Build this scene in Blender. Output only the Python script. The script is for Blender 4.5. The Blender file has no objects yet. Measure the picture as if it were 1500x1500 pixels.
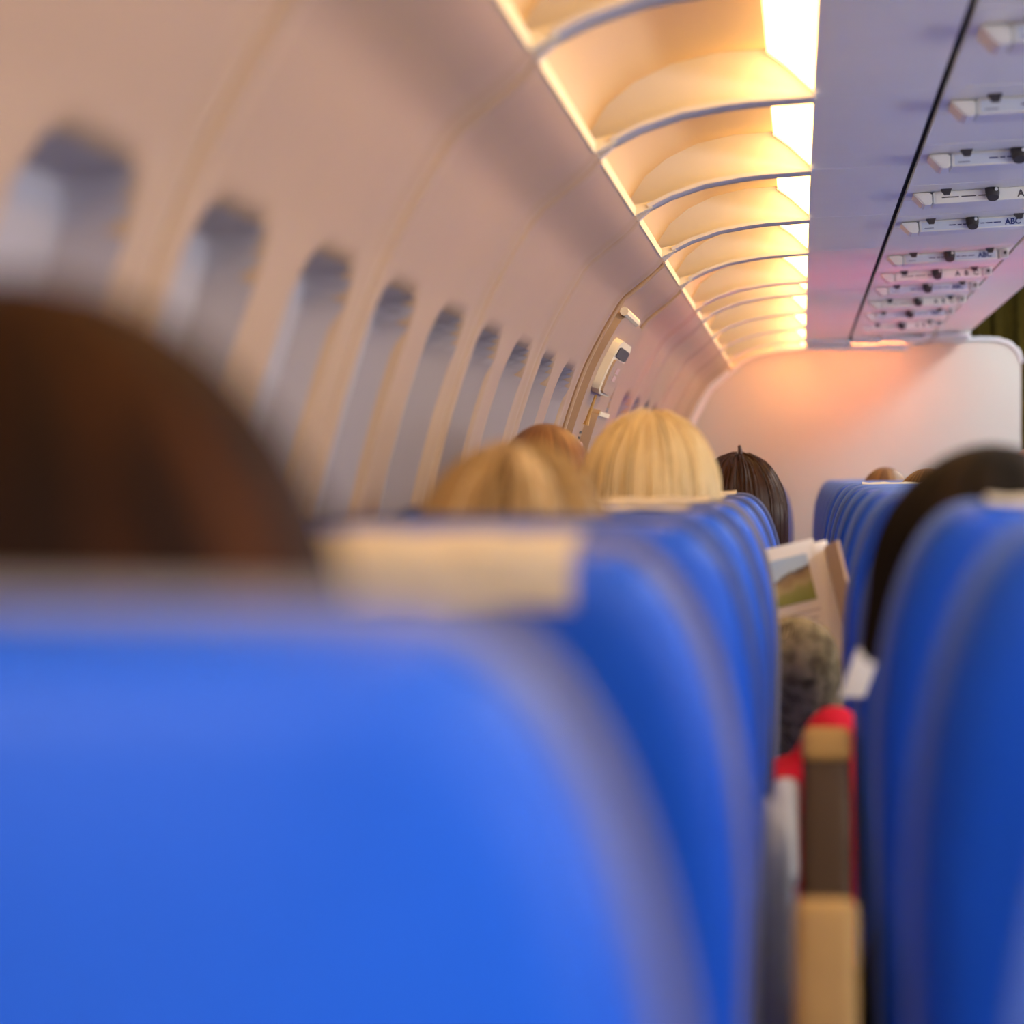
import bpy, bmesh, math, random
from mathutils import Vector, Matrix, noise

random.seed(7)
S = bpy.context.scene
COL = S.collection
H = 1.17                       # camera height above the cabin floor
FPX = 4400.0                   # focal length in pixels of the 1500 px frame

# ------------------------------------------------------------------ camera
cd = bpy.data.cameras.new('camera')
cd.sensor_width = 36.0
cd.lens = 36.0 * FPX / 1500.0
cd.shift_x = -421.0 / 1500.0
cd.shift_y = -54.0 / 1500.0
cd.clip_start = 0.02
cd.dof.use_dof = True
cd.dof.focus_distance = 6.4
cd.dof.aperture_fstop = 4.3
cam = bpy.data.objects.new('camera', cd)
COL.objects.link(cam)
cam.location = (0, 0, H)
cam.rotation_euler = (math.radians(90), 0, 0)
S.camera = cam

# ------------------------------------------------------------------ world + exposure
w = bpy.data.worlds.new('world'); S.world = w
w.use_nodes = True
w.node_tree.nodes['Background'].inputs[0].default_value = (0.62, 0.72, 1.0, 1)
w.node_tree.nodes['Background'].inputs[1].default_value = 0.6
S.view_settings.view_transform = 'Standard'
S.view_settings.look = 'None'
S.view_settings.gamma = 1.0
S.view_settings.use_curve_mapping = False
S.view_settings.exposure = 1.15

COVE_E = 4.8        # warm cove lamps along the window side
AISLE_E = 6.0        # cool ceiling light panels above the aisle
BOUNCE_W = 220.0      # spots added over the far middle seats to bounce red light
WASH_E = 68.0        # red lamp added to tint the front bulkhead
DAY_E = 12.0          # daylight behind the windows across the aisle

# ------------------------------------------------------------------ materials
def pmat(name, col, rough=0.5, spec=0.4, noise_amt=0.0, noise_scale=20.0, bump=0.0, bump_scale=200.0,
         emit=None, emit_s=0.0, metal=0.0, sheen=0.0, coat=0.0):
    m = bpy.data.materials.new(name); m.use_nodes = True
    nt = m.node_tree; b = nt.nodes['Principled BSDF']
    b.inputs['Base Color'].default_value = (*col, 1)
    b.inputs['Roughness'].default_value = rough
    b.inputs['Specular IOR Level'].default_value = spec
    b.inputs['Metallic'].default_value = metal
    b.inputs['Sheen Weight'].default_value = sheen
    b.inputs['Coat Weight'].default_value = coat
    if noise_amt > 0 or bump > 0:
        tc = nt.nodes.new('ShaderNodeTexCoord')
        if noise_amt > 0:
            n = nt.nodes.new('ShaderNodeTexNoise'); n.inputs['Scale'].default_value = noise_scale
            n.inputs['Detail'].default_value = 4
            nt.links.new(tc.outputs['Object'], n.inputs['Vector'])
            r = nt.nodes.new('ShaderNodeValToRGB')
            r.color_ramp.elements[0].position = 0.3; r.color_ramp.elements[1].position = 0.7
            r.color_ramp.elements[0].color = (*[c * (1 - noise_amt) for c in col], 1)
            r.color_ramp.elements[1].color = (*[min(1, c * (1 + noise_amt)) for c in col], 1)
            nt.links.new(n.outputs[0], r.inputs[0])
            nt.links.new(r.outputs[0], b.inputs['Base Color'])
        if bump > 0:
            n2 = nt.nodes.new('ShaderNodeTexNoise'); n2.inputs['Scale'].default_value = bump_scale
            nt.links.new(tc.outputs['Object'], n2.inputs['Vector'])
            bp = nt.nodes.new('ShaderNodeBump'); bp.inputs['Strength'].default_value = bump
            bp.inputs['Distance'].default_value = 0.002
            nt.links.new(n2.outputs[0], bp.inputs['Height'])
            nt.links.new(bp.outputs[0], b.inputs['Normal'])
    if emit:
        b.inputs['Emission Color'].default_value = (*emit, 1)
        b.inputs['Emission Strength'].default_value = emit_s
    return m

M = {}
M['wall'] = pmat('sidewall plastic', (0.43, 0.302, 0.205), 0.42, 0.4, 0.015, 8, 0.04, 350)
M['shade'] = pmat('window shade plastic', (0.36, 0.345, 0.405), 0.5, 0.3, 0.02, 10)
M['reveal'] = pmat('shaded window reveal plastic', (0.35, 0.325, 0.375), 0.5, 0.3)  # bluish shade of the recess put into the wall panel's colour
M['frame'] = pmat('window frame plastic', (0.60, 0.60, 0.68), 0.45)
M['bin'] = pmat('bin panel plastic', (0.93, 0.93, 0.88), 0.38, 0.4, 0.015, 6, 0.03, 350)
M['cove'] = pmat('cove plastic', (0.66, 0.50, 0.32), 0.45, 0.3)
M['rib'] = pmat('cove rib plastic', (0.58, 0.58, 0.66), 0.45)
M['flange'] = pmat('rib flange plastic', (0.62, 0.62, 0.68), 0.5)
M['lip'] = pmat('lip plastic', (0.85, 0.78, 0.62), 0.5)
M['lamp'] = pmat('cove lamp diffuser', (0.9, 0.85, 0.7), 0.4, 0.3, emit=(1.0, 0.56, 0.16), emit_s=COVE_E)
M['lampcap'] = pmat('lamp end cap', (0.8, 0.8, 0.82), 0.4)
M['gap'] = pmat('gap rubber', (0.012, 0.008, 0.016), 0.7)
M['psu'] = pmat('service panel plastic', (0.92, 0.92, 0.87), 0.4)
M['psuwhite'] = pmat('service unit white', (0.86, 0.87, 0.86), 0.35)
M['label'] = pmat('label strip', (0.66, 0.74, 0.88), 0.35)
M['ink'] = pmat('blue ink', (0.02, 0.04, 0.22), 0.6)
M['inkgrey'] = pmat('grey ink', (0.10, 0.09, 0.10), 0.6)
M['nozzle'] = pmat('dark nozzle plastic', (0.07, 0.065, 0.068), 0.55, 0.2)
M['lens'] = pmat('lens plastic', (0.75, 0.78, 0.8), 0.15)
M['bulk'] = pmat('bulkhead laminate', (0.43, 0.435, 0.435), 0.5, 0.3, 0.01, 4)
M['trim'] = pmat('trim plastic', (0.72, 0.72, 0.80), 0.4)
M['curtain'] = pmat('olive curtain cloth', (0.09, 0.065, 0.012), 0.9, 0.1, 0.15, 30)
M['carpet'] = pmat('cabin carpet', (0.02, 0.03, 0.08), 0.95, 0.1, 0.3, 300)
M['aisle'] = pmat('aisle lamp diffuser', (0.8, 0.8, 0.85), 0.5, emit=(1.0, 0.97, 0.90), emit_s=AISLE_E)
M['wash'] = pmat('added red wash diffuser', (0.8, 0.3, 0.2), 0.5, emit=(1.0, 0.27, 0.07), emit_s=WASH_E)
M['day'] = pmat('daylit window pane', (0.8, 0.85, 0.9), 0.3, emit=(1.0, 0.98, 0.93), emit_s=DAY_E)
M['leather'] = pmat('blue leather', (0.010, 0.098, 0.64), 0.42, 0.28, 0.04, 14, 0.12, 420)
M['seattrim'] = pmat('grey seat edging', (0.24, 0.22, 0.24), 0.5, 0.3)
M['seattrimblue'] = pmat('pale blue seat edging', (0.15, 0.24, 0.56), 0.45, 0.3)
M['seattrimdark'] = pmat('slate seat edging', (0.10, 0.12, 0.24), 0.5, 0.3)
M['cover'] = pmat('cream headrest cloth', (0.66, 0.58, 0.46), 0.9, 0.1, 0.05, 60, 0.3, 500)
M['metal'] = pmat('seat frame metal', (0.35, 0.35, 0.37), 0.35, 0.5, metal=0.8)
M['greyplastic'] = pmat('grey seat plastic', (0.55, 0.55, 0.58), 0.4)
M['armtan'] = pmat('tan armrest pad', (0.50, 0.30, 0.10), 0.5, 0.3, 0.06, 30)
M['armdark'] = pmat('brown armrest plastic', (0.085, 0.05, 0.028), 0.45, 0.3)
M['tray'] = pmat('tray plastic', (0.34, 0.36, 0.42), 0.4)
M['skin'] = pmat('skin', (0.62, 0.33, 0.22), 0.5, 0.3, 0.06, 25)
M['eyewhite'] = pmat('eye', (0.75, 0.73, 0.7), 0.2)
M['iris'] = pmat('iris', (0.05, 0.03, 0.02), 0.2)
M['lipskin'] = pmat('lips', (0.45, 0.14, 0.12), 0.45)
M['paper'] = pmat('glossy paper', (0.95, 0.94, 0.95), 0.35, 0.4)
M['papershade'] = pmat('shaded page paper', (0.66, 0.47, 0.32), 0.6)  # warm shadow on the right page put into its colour
M['placard'] = pmat('placard', (0.60, 0.42, 0.42), 0.5)
M['shoe'] = pmat('shoe leather', (0.02, 0.018, 0.016), 0.4)
M['denim'] = pmat('dark denim', (0.02, 0.03, 0.07), 0.9, 0.1, 0.2, 200)

# ------------------------------------------------------------------ helpers
def link(name, me, mat=None, parent=None):
    o = bpy.data.objects.new(name, me)
    COL.objects.link(o)
    if mat is not None and me is not None and not me.materials:
        me.materials.append(mat)
    if parent is not None:
        o.parent = parent
    return o

def bm_obj(name, bm, mat, parent=None, smooth=True):
    bmesh.ops.recalc_face_normals(bm, faces=bm.faces[:])
    me = bpy.data.meshes.new(name); bm.to_mesh(me); bm.free()
    if smooth:
        for p in me.polygons: p.use_smooth = True
        try: me.set_sharp_from_angle(angle=math.radians(38))
        except Exception: pass
    return link(name, me, mat, parent)

def empty(name, loc=(0, 0, 0)):
    o = bpy.data.objects.new(name, None); COL.objects.link(o)
    o.location = loc; o.empty_display_size = 0.1
    return o

def tag(o, label=None, cat=None, group=None, kind=None):
    if label: o['label'] = label
    if cat: o['category'] = cat
    if group: o['group'] = group
    if kind: o['kind'] = kind
    return o

def add_box(bm, x0, x1, y0, y1, z0, z1, bevel=0.0, seg=2):
    r = bmesh.ops.create_cube(bm, size=1.0)
    vs = r['verts']
    for v in vs:
        v.co = Vector(((x0 + x1) / 2 + v.co.x * (x1 - x0), (y0 + y1) / 2 + v.co.y * (y1 - y0), (z0 + z1) / 2 + v.co.z * (z1 - z0)))
    if bevel > 0:
        es = list({e for v in vs for e in v.link_edges})
        bmesh.ops.bevel(bm, geom=es, offset=bevel, segments=seg, affect='EDGES', profile=0.6)

def box(name, dims, mat, parent=None, bevel=0.0, seg=2):
    bm = bmesh.new(); add_box(bm, *dims, bevel=bevel, seg=seg)
    return bm_obj(name, bm, mat, parent)

def sweep(name, prof, ys, mat, parent=None, thick=0.0, smooth=True, closed=False):
    """profile points (x,z) swept along y"""
    bm = bmesh.new(); rows = []
    for y in ys:
        rows.append([bm.verts.new((p[0], y, p[1])) for p in prof])
    n = len(prof)
    for a, b in zip(rows[:-1], rows[1:]):
        for i in range(n if closed else n - 1):
            j = (i + 1) % n
            bm.faces.new((a[i], a[j], b[j], b[i]))
    if closed:
        bm.faces.new(rows[0]); bm.faces.new(rows[-1][::-1])
    elif thick:
        bmesh.ops.recalc_face_normals(bm, faces=bm.faces[:])
        bmesh.ops.solidify(bm, geom=bm.faces[:], thickness=thick)
    return bm_obj(name, bm, mat, parent, smooth)

def strip_profile(pts, t):
    """closed thin profile around a polyline (thickness t to the right-hand side / above)"""
    up = []
    for i, p in enumerate(pts):
        a = Vector(pts[max(0, i - 1)]); b = Vector(pts[min(len(pts) - 1, i + 1)])
        d = (b - a).normalized(); n = Vector((-d.y, d.x))
        up.append((p[0] + n.x * t, p[1] + n.y * t))
    return list(pts) + up[::-1]

def tube(bm, pts, r, n=8):
    rings = []
    for i, p in enumerate(pts):
        p = Vector(p)
        d = (Vector(pts[min(len(pts) - 1, i + 1)]) - Vector(pts[max(0, i - 1)])).normalized()
        a = d.orthogonal().normalized() if i == 0 else (a0 - d * a0.dot(d)).normalized()
        a0 = a; b = d.cross(a)
        rr = r[i] if isinstance(r, (list, tuple)) else r
        rings.append([bm.verts.new(p + (a * math.cos(2 * math.pi * k / n) + b * math.sin(2 * math.pi * k / n)) * rr) for k in range(n)])
    for A, B in zip(rings[:-1], rings[1:]):
        for k in range(n):
            bm.faces.new((A[k], A[(k + 1) % n], B[(k + 1) % n], B[k]))
    bm.faces.new(rings[0][::-1]); bm.faces.new(rings[-1])

TMP = bpy.data.scenes.new('workshop')
def evaluated_mesh(t):
    TMP.collection.objects.link(t)
    vl = TMP.view_layers[0]; vl.update()
    me = bpy.data.meshes.new_from_object(t.evaluated_get(vl.depsgraph))
    bpy.data.objects.remove(t)
    me.materials.clear()
    return me
TXT = {}
def text_obj(name, s, size, mat, parent, loc, rot, spacing=1.0):
    key = (s, size, spacing, mat.name)
    if key not in TXT:
        c = bpy.data.curves.new(name, 'FONT'); c.body = s; c.size = size
        c.extrude = 0.0004; c.space_character = spacing; c.resolution_u = 3
        c.offset = size * 0.03
        TXT[key] = evaluated_mesh(bpy.data.objects.new('tmp', c))
    me = TXT[key]
    o = link(name, me, mat, parent); o.location = loc; o.rotation_euler = rot
    return o

def copy_tree(o, parent=None):
    c = o.copy(); COL.objects.link(c); c.parent = parent
    for ch in o.children: copy_tree(ch, c)
    return c

def cr(p0, p1, p2, p3, t):
    return 0.5 * ((2 * p1) + (-p0 + p2) * t + (2 * p0 - 5 * p1 + 4 * p2 - p3) * t * t + (-p0 + 3 * p1 - 3 * p2 + p3) * t ** 3)

# window side wall: x as a function of height z
WP = [(0.0, -0.50), (0.25, -0.565), (0.55, -0.600), (0.75, -0.606), (0.95, -0.596), (1.10, -0.570),
      (1.27, -0.528), (1.419, -0.475), (1.56, -0.397), (1.645, -0.302)]
def wx(z):
    for i in range(len(WP) - 1):
        if z <= WP[i + 1][0] or i == len(WP) - 2:
            z0, z1 = WP[i][0], WP[i + 1][0]
            t = min(1.0, max(0.0, (z - z0) / (z1 - z0)))
            a = WP[max(0, i - 1)][1]; d = WP[min(len(WP) - 1, i + 2)][1]
            return cr(a, WP[i][1], WP[i + 1][1], d, t)
def wn(z):
    s = (wx(min(1.645, z + 0.01)) - wx(max(0, z - 0.01))) / (min(1.645, z + 0.01) - max(0, z - 0.01))
    L = math.hypot(1, s)
    return (-1 / L, s / L)
def wall_pt(y, z, off=0.0):
    """off > 0 goes outward (away from the cabin)"""
    n = wn(z)
    return Vector((wx(z) + n[0] * off, y, z + n[1] * off))

CX = 1.26            # cabin centre line
Y0, Y1 = -2.9, 13.4
RIBS = [-2.9, -1.9, -0.83, 0.24, 1.30, 2.36, 3.42, 4.49, 5.57, 6.62, 7.60, 8.70, 9.30, 10.37, 11.47, 12.55, 13.38]
WIN = [2.245 + 0.533 * k for k in range(-9, 9)] + [7.93, 8.66, 9.19, 9.72, 10.26, 10.79, 11.33, 11.86, 12.4]
WIN_W, WZ0, WZ1, WDEP = 0.34, H - 0.20, H + 0.229, 0.045

# ------------------------------------------------------------------ floor
fl = box('floor', (-0.62, 3.14, Y0, 14.2, -0.05, 0.0), M['carpet']); tag(fl, kind='structure')

# ------------------------------------------------------------------ window wall
def rr_sdf(px, py, hx, hy, r):
    qx, qy = abs(px) - hx + r, abs(py) - hy + r
    return math.hypot(max(qx, 0), max(qy, 0)) + min(max(qx, qy), 0) - r
def recess(y, z):
    zc, hz = (WZ0 + WZ1) / 2, (WZ1 - WZ0) / 2
    if z < WZ0 - 0.02 or z > WZ1 + 0.02: return 0.0
    for wy in WIN:
        c = wy - WIN_W / 2
        if abs(y - c) < WIN_W / 2 + 0.02:
            d = -rr_sdf(y - c, z - zc, WIN_W / 2, hz, 0.075)
            t = min(1, max(0, (d + 0.002) / 0.030))
            return WDEP * t * t * (3 - 2 * t)
    return 0.0
wl = empty('wall_left'); tag(wl, kind='structure')
ZS = []
z = 0.0
while z < 1.645:
    ZS.append(z)
    z += 0.05 if z < WZ0 - 0.06 else (0.012 if z < WZ1 + 0.03 else 0.02)
ZS.append(1.645)
for a, b in zip(RIBS[:-1], RIBS[1:]):
    bm = bmesh.new()
    n = max(8, int((b - a) / 0.0125))
    ys = [a + 0.003 + (b - a - 0.006) * i / n for i in range(n + 1)]
    ys = [a + 0.003, a + 0.006, a + 0.012] + [y for y in ys if a + 0.014 < y < b - 0.014] + [b - 0.012, b - 0.006, b - 0.003]
    rows = []
    for y in ys:
        e = min(y - a, b - y)
        edge = 0.012 * max(0, 1 - e / 0.018) ** 2
        crown = -0.006 * math.exp(-((e - 0.045) / 0.03) ** 2)     # soft raised border beside each joint
        rows.append([bm.verts.new(wall_pt(y, zz, recess(y, zz) + edge + (crown if recess(y, zz) < 1e-4 else 0))) for zz in ZS])
    for q, (r0, r1) in enumerate(zip(rows[:-1], rows[1:])):
        for i in range(len(ZS) - 1):
            f = bm.faces.new((r0[i], r1[i], r1[i + 1], r0[i + 1]))
            if recess((ys[q] + ys[q + 1]) / 2, (ZS[i] + ZS[i + 1]) / 2) > 0.003: f.material_index = 1
    o = bm_obj('wall_panel', bm, M['wall'], wl); o.data.materials.append(M['reveal'])
# backing behind the joints
bm = bmesh.new()
rows = [[bm.verts.new(wall_pt(y, zz, 0.075)) for zz in ZS[::2] + [1.645]] for y in (Y0, 13.6)]
for i in range(len(rows[0]) - 1):
    bm.faces.new((rows[0][i], rows[1][i], rows[1][i + 1], rows[0][i + 1]))
bm_obj('outer_skin', bm, M['rib'], wl)

def wall_patch(name, y0, y1, z0, z1, off0, off1, mat, parent, ny=4, nz=10, rad=0.0):
    """slab lying on the wall between offsets off0 (outer) and off1 (inner, towards cabin: negative)"""
    bm = bmesh.new(); G = {}
    for k, off in enumerate((off0, off1)):
        for i in range(ny + 1):
            for j in range(nz + 1):
                yy = y0 + (y1 - y0) * i / ny; zz = z0 + (z1 - z0) * j / nz
                if rad:
                    # pull corners in
                    cy, cz = (y0 + y1) / 2, (z0 + z1) / 2; hy, hz = (y1 - y0) / 2, (z1 - z0) / 2
                    dy, dz = yy - cy, zz - cz
                    qx, qz = abs(dy) - (hy - rad), abs(dz) - (hz - rad)
                    if qx > 0 and qz > 0:
                        m_ = max(qx, qz) / math.hypot(qx, qz)
                        yy = cy + math.copysign(hy - rad + qx * m_, dy); zz = cz + math.copysign(hz - rad + qz * m_, dz)
                G[k, i, j] = bm.verts.new(wall_pt(yy, zz, off))
    for i in range(ny):
        for j in range(nz):
            bm.faces.new((G[0, i, j], G[0, i + 1, j], G[0, i + 1, j + 1], G[0, i, j + 1]))
            bm.faces.new((G[1, i, j], G[1, i, j + 1], G[1, i + 1, j + 1], G[1, i + 1, j]))
    for i in range(ny):
        for j in (0, nz):
            bm.faces.new((G[0, i, j], G[0, i + 1, j], G[1, i + 1, j], G[1, i, j]))
    for j in range(nz):
        for i in (0, ny):
            bm.faces.new((G[0, i, j], G[0, i, j + 1], G[1, i, j + 1], G[1, i, j]))
    return bm_obj(name, bm, mat, parent)

for k, wy in enumerate(WIN):
    o = wall_patch('window_%d' % (k + 1), wy - WIN_W + 0.035, wy - 0.035, WZ0 + 0.035, WZ1 - 0.035, WDEP - 0.001, WDEP - 0.006, M['day'] if wy < 0.3 else M['shade'], None, 8, 14, 0.05)  # panes behind the camera glow, added to light the seat backs
    tag(o, kind='structure')
    wall_patch('shade_handle', wy - WIN_W * 0.5 - 0.05, wy - WIN_W * 0.5 + 0.05, WZ0 + 0.05, WZ0 + 0.064, WDEP - 0.005, WDEP - 0.014, M['frame'], o, 4, 2)

# ------------------------------------------------------------------ over-wing exit hatch on the wall
dr = wall_patch('door_1', 6.70, 7.52, H - 0.62, H + 0.372, 0.0, -0.022, M['wall'], None, 8, 40, 0.05)
tag(dr, kind='structure')
for yy in (6.64, 7.60):
    bm = bmesh.new()
    tube(bm, [wall_pt(yy, 0.5 + (1.64 - 0.5) * i / 30, -0.006) for i in range(31)], 0.0055, 8)
    bm_obj('door_seal', bm, M['wall'], dr)
bm = bmesh.new(); tube(bm, [wall_pt(6.70 + 0.5 * i / 6, H + 0.375, -0.018) for i in range(7)], 0.010, 8); bm_obj('hatch_top_edge', bm, M['lip'], dr)
hc = wall_patch('handle_cover', 6.80, 7.22, H + 0.20, H + 0.325, -0.020, -0.040, M['lip'], dr, 8, 10, 0.03)
wall_patch('handle_recess', 6.84, 7.20, H + 0.288, H + 0.312, -0.0405, -0.0425, M['nozzle'], hc, 6, 3, 0.01)
wall_patch('handle_flap', 6.85, 7.19, H + 0.205, H + 0.285, -0.0405, -0.046, M['wall'], hc, 6, 6, 0.012)
for q, (ya, za) in enumerate(((6.98, 0.262), (6.98, 0.243))):
    wall_patch('placard', ya, ya + 0.10, H + za - 0.006, H + za + 0.008, -0.046, -0.0475, M['placard'], hc, 2, 2)
bm = bmesh.new(); tube(bm, [wall_pt(6.86, H + 0.195 - 0.07 * i / 6, -0.034) for i in range(7)], [0.003, 0.003, 0.0035, 0.0035, 0.004, 0.005, 0.007], 8); bm_obj('pull_lever', bm, M['armtan'], dr)
for q, (ya, za) in enumerate(((7.0, 0.190), (7.0, 0.180), (6.9, 0.105), (6.9, 0.092))):
    wall_patch('door_lettering', ya, ya + 0.05, H + za - 0.003, H + za + 0.003, -0.022, -0.0236, M['nozzle'], dr, 2, 2)
lp = wall_patch('lower_cover', 6.98, 7.32, H - 0.10, H + 0.165, -0.022, -0.045, M['wall'], dr, 8, 14, 0.03)
wall_patch('cover_edge', 6.99, 7.31, H + 0.153, H + 0.163, -0.0455, -0.049, M['lip'], lp, 6, 2)
gp = wall_patch('grip_plate', 6.74, 6.92, H + 0.0, H + 0.085, -0.022, -0.036, M['placard'], dr, 4, 6, 0.015)
for q in range(4):
    wall_patch('plate_mark', 6.77 + 0.03 * (q % 2), 6.82 + 0.03 * (q % 2), H + 0.012 + q * 0.017, H + 0.020 + q * 0.017, -0.0365, -0.038, M['nozzle'], gp, 2, 1)

# ------------------------------------------------------------------ cove: roof, ribs, lip and lamps
cv = empty('trim_1'); tag(cv, kind='structure')
ROOF = [(-0.318, 0.478), (-0.312, 0.510), (-0.285, 0.552), (-0.245, 0.585), (-0.190, 0.612), (-0.120, 0.629), (-0.048, 0.634)]
RIBB = [(-0.296, 0.470), (-0.276, 0.489), (-0.235, 0.510), (-0.174, 0.531), (-0.11, 0.543), (-0.072, 0.548), (-0.02, 0.552), (0.022, 0.555)]
def up(pts): return [(x, H + h) for x, h in pts]
lamp_first = None
for a, b in zip(RIBS[:-1], RIBS[1:]):
    sweep('cove_roof', up(strip_profile(ROOF, 0.006)), [a, b], M['cove'], cv, closed=True)
    # rib at the far end of the bay
    prof = up(RIBB) + up([(0.03, 0.60), (-0.03, 0.665), (-0.12, 0.660), (-0.20, 0.640), (-0.27, 0.60), (-0.325, 0.54), (-0.335, 0.478)])
    sweep('cove_rib', prof, [b - 0.022, b], M['rib'], cv, closed=True, smooth=False)
    sweep('rib_flange', up(strip_profile(RIBB[1:], 0.007)), [b - 0.085, b + 0.002], M['flange'], cv, closed=True)
    # lip along the top of the wall panel with a stepped tab at the rib
    sweep('wall_lip', up([(-0.306, 0.473), (-0.300, 0.473), (-0.299, 0.489), (-0.318, 0.489)]), [a + 0.02, b - 0.075], M['lip'], cv, closed=True, smooth=False)
    sweep('lip_tab', up([(-0.303, 0.474), (-0.270, 0.490), (-0.270, 0.502), (-0.312, 0.492)]), [b - 0.075, b - 0.045], M['lip'], cv, closed=True, smooth=False)
    # lamp
    L = empty('cove_lamp', (0, (a + b) / 2, H + 0.6))
    inv = Matrix.Translation(-Vector(L.location))
    tag(L, 'warm white strip lamp glowing between two ribs of the cove above the windows', 'lamp', 'cove lamps along the window side')
    d = sweep('diffuser', up(strip_profile([(-0.048, 0.632), (-0.020, 0.611), (0.019, 0.574)], 0.004)), [a + 0.012, b - 0.030], M['lamp'], None, closed=True)
    c = sweep('end_cap', up(strip_profile([(-0.050, 0.628), (-0.020, 0.607), (0.021, 0.570)], 0.012)), [b - 0.031, b - 0.0225], M['lampcap'], None, closed=True)
    for o in (d, c):
        o.data.transform(inv); o.parent = L

# ------------------------------------------------------------------ bin underside (ceiling over the seats)
ce = empty('ceiling'); tag(ce, kind='structure')
A0, A1 = (0.021, 0.566), (0.2065, 0.575)
P0, P1 = (0.219, 0.576), (0.560, 0.597)
Q0, Q1 = (0.570, 0.598), (0.722, 0.608)
for a, b in zip(RIBS[:-1], RIBS[1:]):
    sweep('bin_panel', up(strip_profile([A0, (0.021 + 0.094, 0.5695), A1], 0.012)), [a - 0.011 + 0.002, b - 0.011 - 0.002], M['bin'], ce, closed=True)
    sweep('bin_edge_panel', up(strip_profile([Q0, (0.66, 0.603), Q1, (0.735, 0.622), (0.740, 0.66)], 0.010)), [a - 0.011 + 0.002, b - 0.011 - 0.002], M['bin'], ce, closed=True)
sweep('gap_backing', up(strip_profile([(0.015, 0.586), (0.22, 0.596), (0.575, 0.617), (0.715, 0.624)], 0.01)), [Y0, Y1], M['gap'], ce, closed=True)
# bin fronts, aisle ceiling, bins and wall across the aisle
sweep('bin_front', up([(0.740, 0.64), (0.752, 0.75), (0.80, 0.90), (0.86, 0.985), (0.90, 1.0), (0.60, 1.05), (0.60, 0.64)]), [Y0, Y1], M['bin'], ce, closed=True)
sweep('aisle_ceiling', up([(0.86, 0.985), (1.0, 1.03), (1.26, 1.05), (1.52, 1.03), (1.66, 0.985), (1.66, 1.10), (0.86, 1.10)]), [Y0, 14.2], M['bin'], ce, closed=True)
mir = lambda pts: [(2 * CX - x, h) for x, h in pts]
sweep('bin_front', up(mir([(0.740, 0.64), (0.752, 0.75), (0.80, 0.90), (0.86, 0.985), (0.90, 1.0), (0.60, 1.05), (0.60, 0.64)])), [Y0, Y1], M['bin'], ce, closed=True)
sweep('bin_underside', up(mir(strip_profile([A0, P0, P1, (0.74, 0.64)], 0.012))), [Y0, Y1], M['bin'], ce, closed=True)
sweep('cove_roof', up(mir(strip_profile(ROOF + [(0.0, 0.62), (0.021, 0.566)], 0.006))), [Y0, Y1], M['cove'], ce, closed=True)
wr = empty('wall_right'); tag(wr, kind='structure')
sweep('wall_panel', [(2 * CX - wx(zz), zz) for zz in ZS[::2] + [1.645]] + [(2 * CX + 0.8, 1.645), (2 * CX + 0.8, 0)], [Y0, Y1], M['wall'], wr, closed=True)
for k, wy in enumerate(WIN):
    o = wall_patch('window_%d' % (len(WIN) + k + 1), wy - 0.27, wy - 0.03, H - 0.13, H + 0.21, 0.0, -0.004, M['day'], None, 4, 10, 0.06)
    for v in o.data.vertices: v.co.x = 2 * CX - v.co.x
    o.data.flip_normals()
    tag(o, kind='structure')
for k in range(8):
    y = Y0 + 0.25 + k * 2.0
    L = empty('ceiling_light', (CX, y + 0.9, H + 1.04))
    tag(L, 'long cool white light panel on the ceiling above the aisle', 'lamp', 'aisle ceiling lights')
    box('diffuser', (-0.16, 0.16, -0.85, 0.85, -0.03, 0.006), M['aisle'], L, 0.01)
    box('housing', (-0.18, 0.18, -0.87, 0.87, -0.018, 0.01), M['trim'], L, 0.006)

# ------------------------------------------------------------------ front bulkhead, trim, curtain, rear wall
bm = bmesh.new()
out = [(wx(zz) + 0.012, zz) for zz in [1.62 * i / 24 for i in range(25)]]
out += up([(-0.262, 0.500), (-0.215, 0.527), (-0.15, 0.548), (-0.08, 0.562), (0.02, 0.570), (0.2, 0.580), (0.56, 0.598), (0.80, 0.607), (0.88, 0.604), (0.935, 0.585), (0.97, 0.55), (0.985, 0.50)]) + [(0.985, 0.0)]
f0 = [bm.verts.new((x, 13.36, z)) for x, z in out]; f1 = [bm.verts.new((x, 13.40, z)) for x, z in out]
bm.faces.new(f0); bm.faces.new(f1[::-1])
for i in range(len(out)):
    j = (i + 1) % len(out); bm.faces.new((f0[i], f1[i], f1[j], f0[j]))
wf = bm_obj('wall_front', bm, M['bulk'], None, smooth=False); tag(wf, kind='structure')
bm = bmesh.new()
tube(bm, [(x + 0.004, 13.352, z) for x, z in out[12:]][:-1], 0.009, 6)
bm_obj('edge_trim', bm, M['rib'], wf)
tr = wall_patch('trim_2', 13.08, 13.36, 0.3, 1.63, 0.0, -0.014, M['trim'], None, 2, 40); tag(tr, kind='structure')
for x0, x1 in ((0.03, 0.205), (0.225, 0.34), (0.347, 0.515), (0.522, 0.56), (0.575, 0.72)):
    box('end_filler', (x0, x1, 12.6, 13.34, H + 0.555 + 0.05 * x0, H + 0.567 + 0.05 * x0), M['trim'], ce, 0.003)
bm = bmesh.new(); rows = []
for zz in (0.02, 1.2, 2.19):
    rows.append([bm.verts.new((0.55 + 1.5 * i / 160, 13.62 + 0.022 * math.sin(i * 0.62) + 0.006 * math.sin(i * 1.7), zz)) for i in range(161)])
for r0, r1 in zip(rows[:-1], rows[1:]):
    for i in range(160): bm.faces.new((r0[i], r0[i + 1], r1[i + 1], r1[i]))
bmesh.ops.solidify(bm, geom=bm.faces[:], thickness=0.004)
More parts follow.
